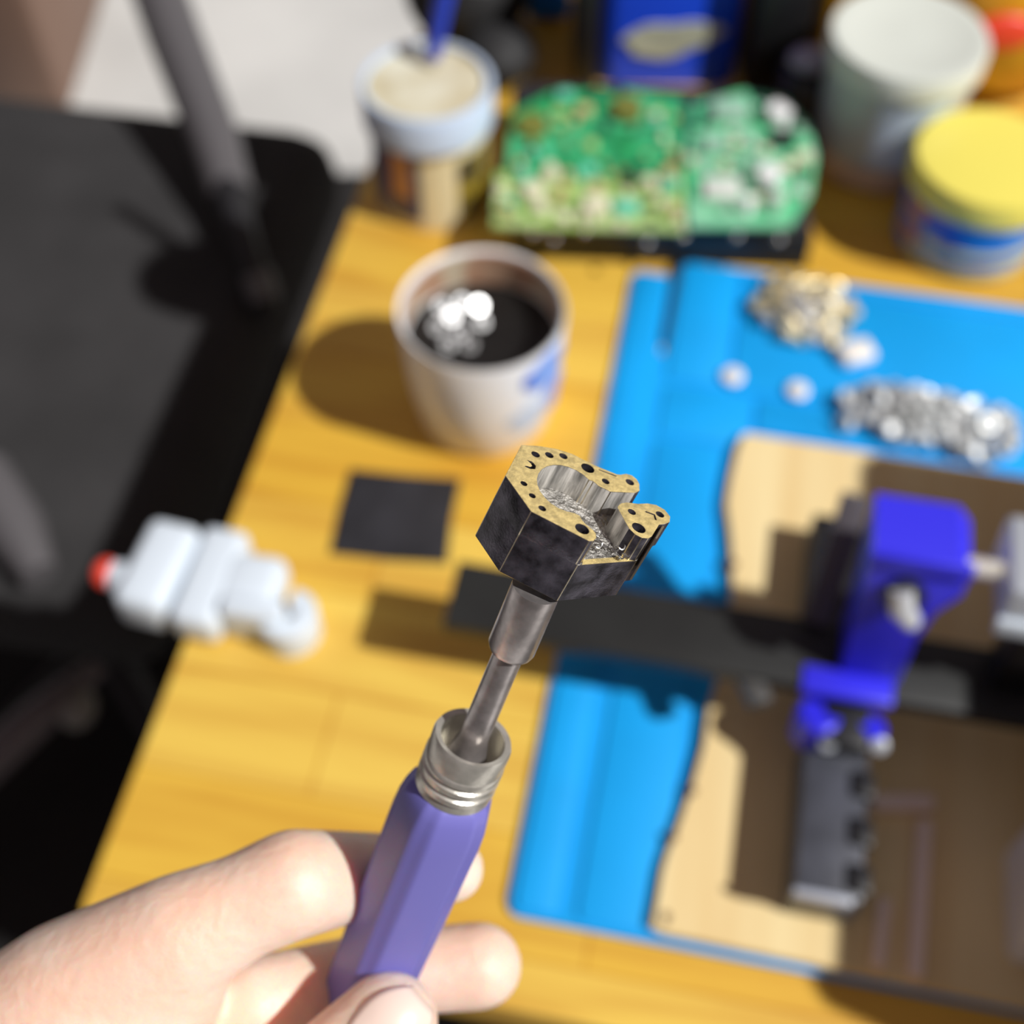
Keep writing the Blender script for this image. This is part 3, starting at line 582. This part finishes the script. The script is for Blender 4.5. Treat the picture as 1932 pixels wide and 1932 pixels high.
def circ(cx, cy, r, n=18): return [(cx + r*math.cos(2*math.pi*i/n), cy + r*math.sin(2*math.pi*i/n)) for i in range(n)]
def segd(p, a, b_):
    ax, ay = a; bx, by = b_; dx, dy = bx-ax, by-ay; t = max(0, min(1, ((p[0]-ax)*dx + (p[1]-ay)*dy)/(dx*dx+dy*dy+1e-9)))
    return math.hypot(p[0]-ax-t*dx, p[1]-ay-t*dy)
outerA = [(11.7, 13.2), (11.3, 15.0), (10.6, 16.0), (9.6, 16.4), (8.6, 16.0), (7.8, 14.9), (7.2, 14.5), (3.7, 13.9), (1.1, 13.75), (-0.8, 13.75), (-3.4, 12.9), (-6.2, 11.2), (-8.7, 9.0), (-8.6, -0.9), (-2.6, -6.3), (7.2, -6.2), (7.8, -5.6), (8.0, -4.6), (7.7, -3.6), (7.0, -3.0), (5.7, -2.55), (5.0, -2.1)]
inner = [(4.4, -1.3)] + [(0.9 + 5.1*math.cos(math.radians(a)), 3.9 + 6.0*math.sin(math.radians(a))) for a in range(-60, -301, -15)] + [(4.2, 9.3), (5.3, 8.8), (7.4, 8.9), (11.1, 12.0)]
holesA = [circ(2.5, 12.05, 1.15), circ(5.5, -4.2, 1.15), circ(-6.0, 8.5, 0.72), circ(-4.0, 10.2, 0.72), circ(-1.9, 11.9, 0.72), circ(6.0, 11.0, 0.66), circ(9.7, 14.2, 0.75), circ(-5.5, -0.5, 0.55), circ(-3.5, -2.4, 0.55), circ(-1.3, -4.2, 0.62), [(-6.9, 5.9), (-5.9, 6.1), (-5.1, 5.5), (-5.0, 4.6), (-5.7, 4.0), (-6.6, 3.9), (-6.5, 4.3), (-5.8, 4.5), (-5.6, 5.0), (-6.0, 5.5)],
          [(4.2, 13.35), (4.2, 13.1), (7.2, 13.75), (7.4, 14.1)]]
outerB = [(9.3, 6.1), (9.6, 7.3), (10.4, 8.3), (12.2, 9.5), (13.6, 10.9), (15.0, 11.7), (16.6, 11.6), (17.8, 10.5), (18.0, 9.0), (17.3, 7.8), (16.5, 6.9), (16.0, 2.9), (15.6, 1.9), (14.6, 1.2), (13.4, 1.2), (12.2, 1.9), (10.6, 4.0), (9.4, 5.6)]
holesB = [circ(13.6, 3.3, 1.15), circ(11.7, 6.5, 0.68), circ(16.1, 9.7, 0.72), [(13.6, 8.6), (13.8, 8.3), (15.2, 8.6), (15.6, 7.6), (15.9, 7.7), (15.3, 9.0)]]
def colour_head(bm, inn):
    for f in bm.faces:
        c = f.calc_center_median(); n = f.normal
        if n.z > 0.9: f.material_index = 1
        elif abs(n.z) > 0.15 and c.z > -0.5: f.material_index = 3
        elif inn and min(segd((c.x, c.y), inn[i], inn[i+1]) for i in range(len(inn)-1)) < 0.35: f.material_index = 2
        else: f.material_index = 0
hb = bm_new()
baseP = [(-8.7, 9.0), (-6.2, 11.2), (-3.4, 12.9), (-0.8, 13.75), (3.7, 13.9), (8.6, 16.0), (10.6, 16.0), (15.0, 12.0), (17.8, 10.5), (17.3, 7.8), (16.5, 6.9), (15.9, 2.3), (7.5, -6.2), (-2.6, -6.3), (-8.6, -0.9)]
bm_prism(hb, [( x, y) for x, y in baseP][::-1], -13.0, -4.99)
bmesh.ops.recalc_face_normals(hb, faces=hb.faces[:]); hb.normal_update()
for f in hb.faces: f.material_index = 2 if f.normal.z > 0.9 else 0
edge_bevel(hb)
bes = [e for e in hb.edges if all(v.co.z < -12.9 for v in e.verts)]
bmesh.ops.bevel(hb, geom=bes, offset=0.13, segments=1, affect='EDGES', material=3)
head = obj('slotted_block', hb, [M_dark, M_gold, M_inner, M_edge], tl, M=HM, auto=25)
pa = curve_mesh(outerA + inner, holesA, -5.25, 0, 0.10); bmesh.ops.recalc_face_normals(pa, faces=pa.faces[:]); pa.normal_update(); colour_head(pa, inner); edge_bevel(pa)
x = obj('c_shaped_jaw', pa, [M_dark, M_gold, M_wall, M_edge], head, M=HM, auto=25); x['label'] = 'gold topped C shaped jaw with drilled holes'
pb = curve_mesh(outerB, holesB, -5.25, 0, 0.10); bmesh.ops.recalc_face_normals(pb, faces=pb.faces[:]); pb.normal_update(); colour_head(pb, [(9.3, 6.1), (9.4, 5.6), (10.6, 4.0), (12.2, 1.9)]); edge_bevel(pb)
x = obj('triangular_jaw', pb, [M_dark, M_gold, M_wall, M_edge], head, M=HM, auto=25); x['label'] = 'separate gold topped triangular jaw'
b = bm_new(); bm_prism(b, [(8.1, -5.55), (15.5, 1.85), (15.1, 2.0), (13.4, 1.2), (8.6, -3.6), (7.9, -4.3)][::-1], -5.0, -4.93); obj('gold_ledge', b, M_gold, head, M=HM)
# side plate beside the small jaw
b = bm_new(); bm_prism(b, [(17.1, 7.5), (17.4, 7.3), (16.9, 3.2), (16.6, 3.3)][::-1], -9.5, -0.2, bev=0.05, seg=1); obj('side_plate', b, M_edge, head, M=HM)
# curled shavings in the slot
for k, (sx, sy, rr, tn) in enumerate(((10.0, 0.6, 0.7, 1.6), (11.3, 1.0, 0.5, 2.2), (9.0, -1.0, 0.6, 1.3), (12.6, -0.2, 0.4, 2.0), (8.3, 1.6, 0.5, 1.2))):
    b = bm_new(); bm_tube(b, [Vector((sx + rr*math.cos(t) + 0.10*t*(k % 2), sy + rr*math.sin(t)*0.8, -4.7 + 0.28*t/tn + 0.2*math.sin(2*t))) for t in [tn*2*math.pi*i/26 for i in range(27)]], 0.13, 7); obj('metal_shaving', b, M_steel, head, M=HM)

b = bm_new(); bm_lathe(b, A(-0.0035), -AH, [(0.0040, 0), (0.0040, 0.0126), (0.0037, 0.0134), (0.0022, 0.0135)], 36, cap0=True, cap1=True); obj('socket', b, M_rod, tl)
b = bm_new(); bm_lathe(b, A(0.007), -AH, [(0.0025, 0), (0.00255, 0.012), (0.0026, 0.0235), (0.0036, 0.0280), (0.0036, 0.034)], 28); obj('rod', b, M_rod, tl)
cp = [(0.0058, 0.0), (0.0068, -0.0003), (0.0071, 0.0006), (0.0070, 0.0045), (0.0072, 0.0048), (0.0072, 0.0058), (0.0068, 0.0061), (0.0068, 0.0066), (0.0072, 0.0069), (0.0072, 0.0080), (0.0068, 0.0083), (0.0068, 0.0088), (0.0072, 0.0091), (0.0072, 0.0102), (0.0068, 0.0105), (0.0070, 0.0120), (0.0056, 0.0125), (0.0057, 0.0085)]
b = bm_new(); bm_lathe(b, A(0.0310), -AH, [(0.0002, 0.0086)] + [(0.0056, 0.0085)] + cp[:-2] + [(0.0002, 0.0124)], 48, cap0=True, cap1=True); obj('threaded_collar', b, M_nickel, tl)
fx, fy, fa = frame(-AH)
vd = (CAM - A(0.08)); vd = (vd - fa*vd.dot(fa)).normalized(); rd = (cR - fa*cR.dot(fa) - vd*cR.dot(vd)).normalized()
fn = vd*math.cos(math.radians(-47)) + rd*math.sin(math.radians(-47)); T0 = math.atan2(fn.dot(fy), fn.dot(fx))
def hexr(t, n=5):
    k = 2*math.pi/n; u = ((t - T0 + k/2) % k) - k/2
    return 0.12 + 0.88*min(0.955/math.cos(u), 1.04 - 0.15*(abs(u)-k*0.36 if abs(u) > k*0.36 else 0))
hp = [(0.0058, 0.0), (0.0068, 0.0001), (0.0075, 0.0009), (0.0081, 0.003), (0.0086, 0.006), (0.0088, 0.010), (0.0087, 0.03), (0.0084, 0.055), (0.0083, 0.075), (0.0086, 0.090), (0.0080, 0.098), (0.005, 0.100)]
b = bm_new(); bm_lathe(b, A(0.0430), -AH, hp, 120, shape=hexr); obj('handle', b, M_purple, tl)

# ------------------------------------------------------------------ the hand
hd = thing('hand', 'left hand of a person pinching the purple tool handle', 'hand', P(-300, 2300, 0.25))
bones = []
def chain(pts):
    for p, q in zip(pts[:-1], pts[1:]): bones.append([p, q])
def J(x, y, d, r): return (P(x, y, d), r)
iM, iP, iD, iT = J(130, 1885, 0.246, 0.0150), J(552, 1668, 0.247, 0.0104), J(735, 1645, 0.2635, 0.0078), J(852, 1640, 0.2655, 0.0068)
mM, mP, mD, mT = J(190, 2110, 0.262, 0.0145), J(478, 1895, 0.262, 0.0095), J(735, 1835, 0.2775, 0.0090), J(905, 1822, 0.2775, 0.0091)
rM, rP, rD, rT = J(230, 2330, 0.278, 0.0140), J(540, 2160, 0.280, 0.0098), J(760, 2120, 0.290, 0.0086), J(850, 2130, 0.292, 0.0075)
lM, lP, lD, lT = J(240, 2520, 0.290, 0.0125), J(520, 2410, 0.292, 0.0085), J(690, 2380, 0.298, 0.0075), J(770, 2390, 0.300, 0.0065)
tC, tM, tI, tT = J(-40, 2480, 0.242, 0.0160), J(330, 2300, 0.236, 0.0135), J(585, 2070, 0.243, 0.0108), J(733, 1930, 0.2458, 0.0096)
W1, W2 = J(-520, 2380, 0.250, 0.021), J(-460, 2640, 0.272, 0.021)
A1, A2 = J(-1150, 2780, 0.25, 0.026), J(-1100, 3050, 0.28, 0.026)
iX = J(340, 1768, 0.244, 0.0120); iY = J(452, 1712, 0.2455, 0.0099)
for c in ([iM, iX, iY, iP, iD, iT], [mM, mP, mD, mT], [rM, rP, rD, rT], [lM, lP, lD, lT], [tC, tM, tI, tT]): chain(c)
bones += [[iM, mM, W1], [mM, rM, W1, W2], [rM, lM, W2], [tC, iM, W1], [tC, tM, iM], [tC, mM, W1, W2], [W1, W2, A1, A2], [iM, mM, W1, tC], [iM, iX, mM]]
hbm = bm_new()
for bn in bones:
    t = bmesh.new()
    for (p, r) in bn: bmesh.ops.create_icosphere(t, subdivisions=3, radius=r, matrix=Matrix.Translation(p))
    g = bmesh.ops.convex_hull(t, input=t.verts[:]); 
    dead = [e for e in g['geom_interior'] if isinstance(e, bmesh.types.BMVert)]; bmesh.ops.delete(t, geom=dead, context='VERTS')
    me = bpy.data.meshes.new('t'); t.to_mesh(me); t.free(); hbm.from_mesh(me); bpy.data.meshes.remove(me)
hand = obj('palm_and_fingers', hbm, M_skin, hd)
m1 = hand.modifiers.new('r', 'REMESH'); m1.mode = 'VOXEL'; m1.voxel_size = 0.0009; m1.use_smooth_shade = True
m2 = hand.modifiers.new('s', 'SMOOTH'); m2.factor = 0.6; m2.iterations = 14
# thumbnail
td = (tT[0] - tI[0]).normalized(); nn = (-cF*0.80 + cR*0.42 + cU*0.42); nn = (nn - td*nn.dot(td)).normalized(); ns = td.cross(nn)
b = bm_new(); rows = []
for i in range(13):
    u = -1 + 2*i/12; row = []
    for j in range(11):
        v = -1 + 2*j/10; L_ = 0.0010 + 0.0075*u; wd = math.radians(46)*(1 - 0.25*max(0, u)**3 - 0.1*max(0, -u)**2)
        rr = 0.00955 * math.sqrt(max(0.05, 1 - (max(0, L_)/0.0112)**2)) + 0.0001*(1-v*v)
        a = v*wd*math.sqrt(1 - 0.35*u*u); row.append(tT[0] + td*L_ + (nn*math.cos(a) + ns*math.sin(a))*rr)
    rows.append(row)
V = [[b.verts.new(p) for p in r] for r in rows]
for i in range(12):
    for j in range(10): b.faces.new((V[i][j], V[i][j+1], V[i+1][j+1], V[i+1][j]))
nl = obj('thumbnail', b, M_nail, hd)
s = nl.modifiers.new('s', 'SOLIDIFY'); s.thickness = 0.0003; s.offset = 1
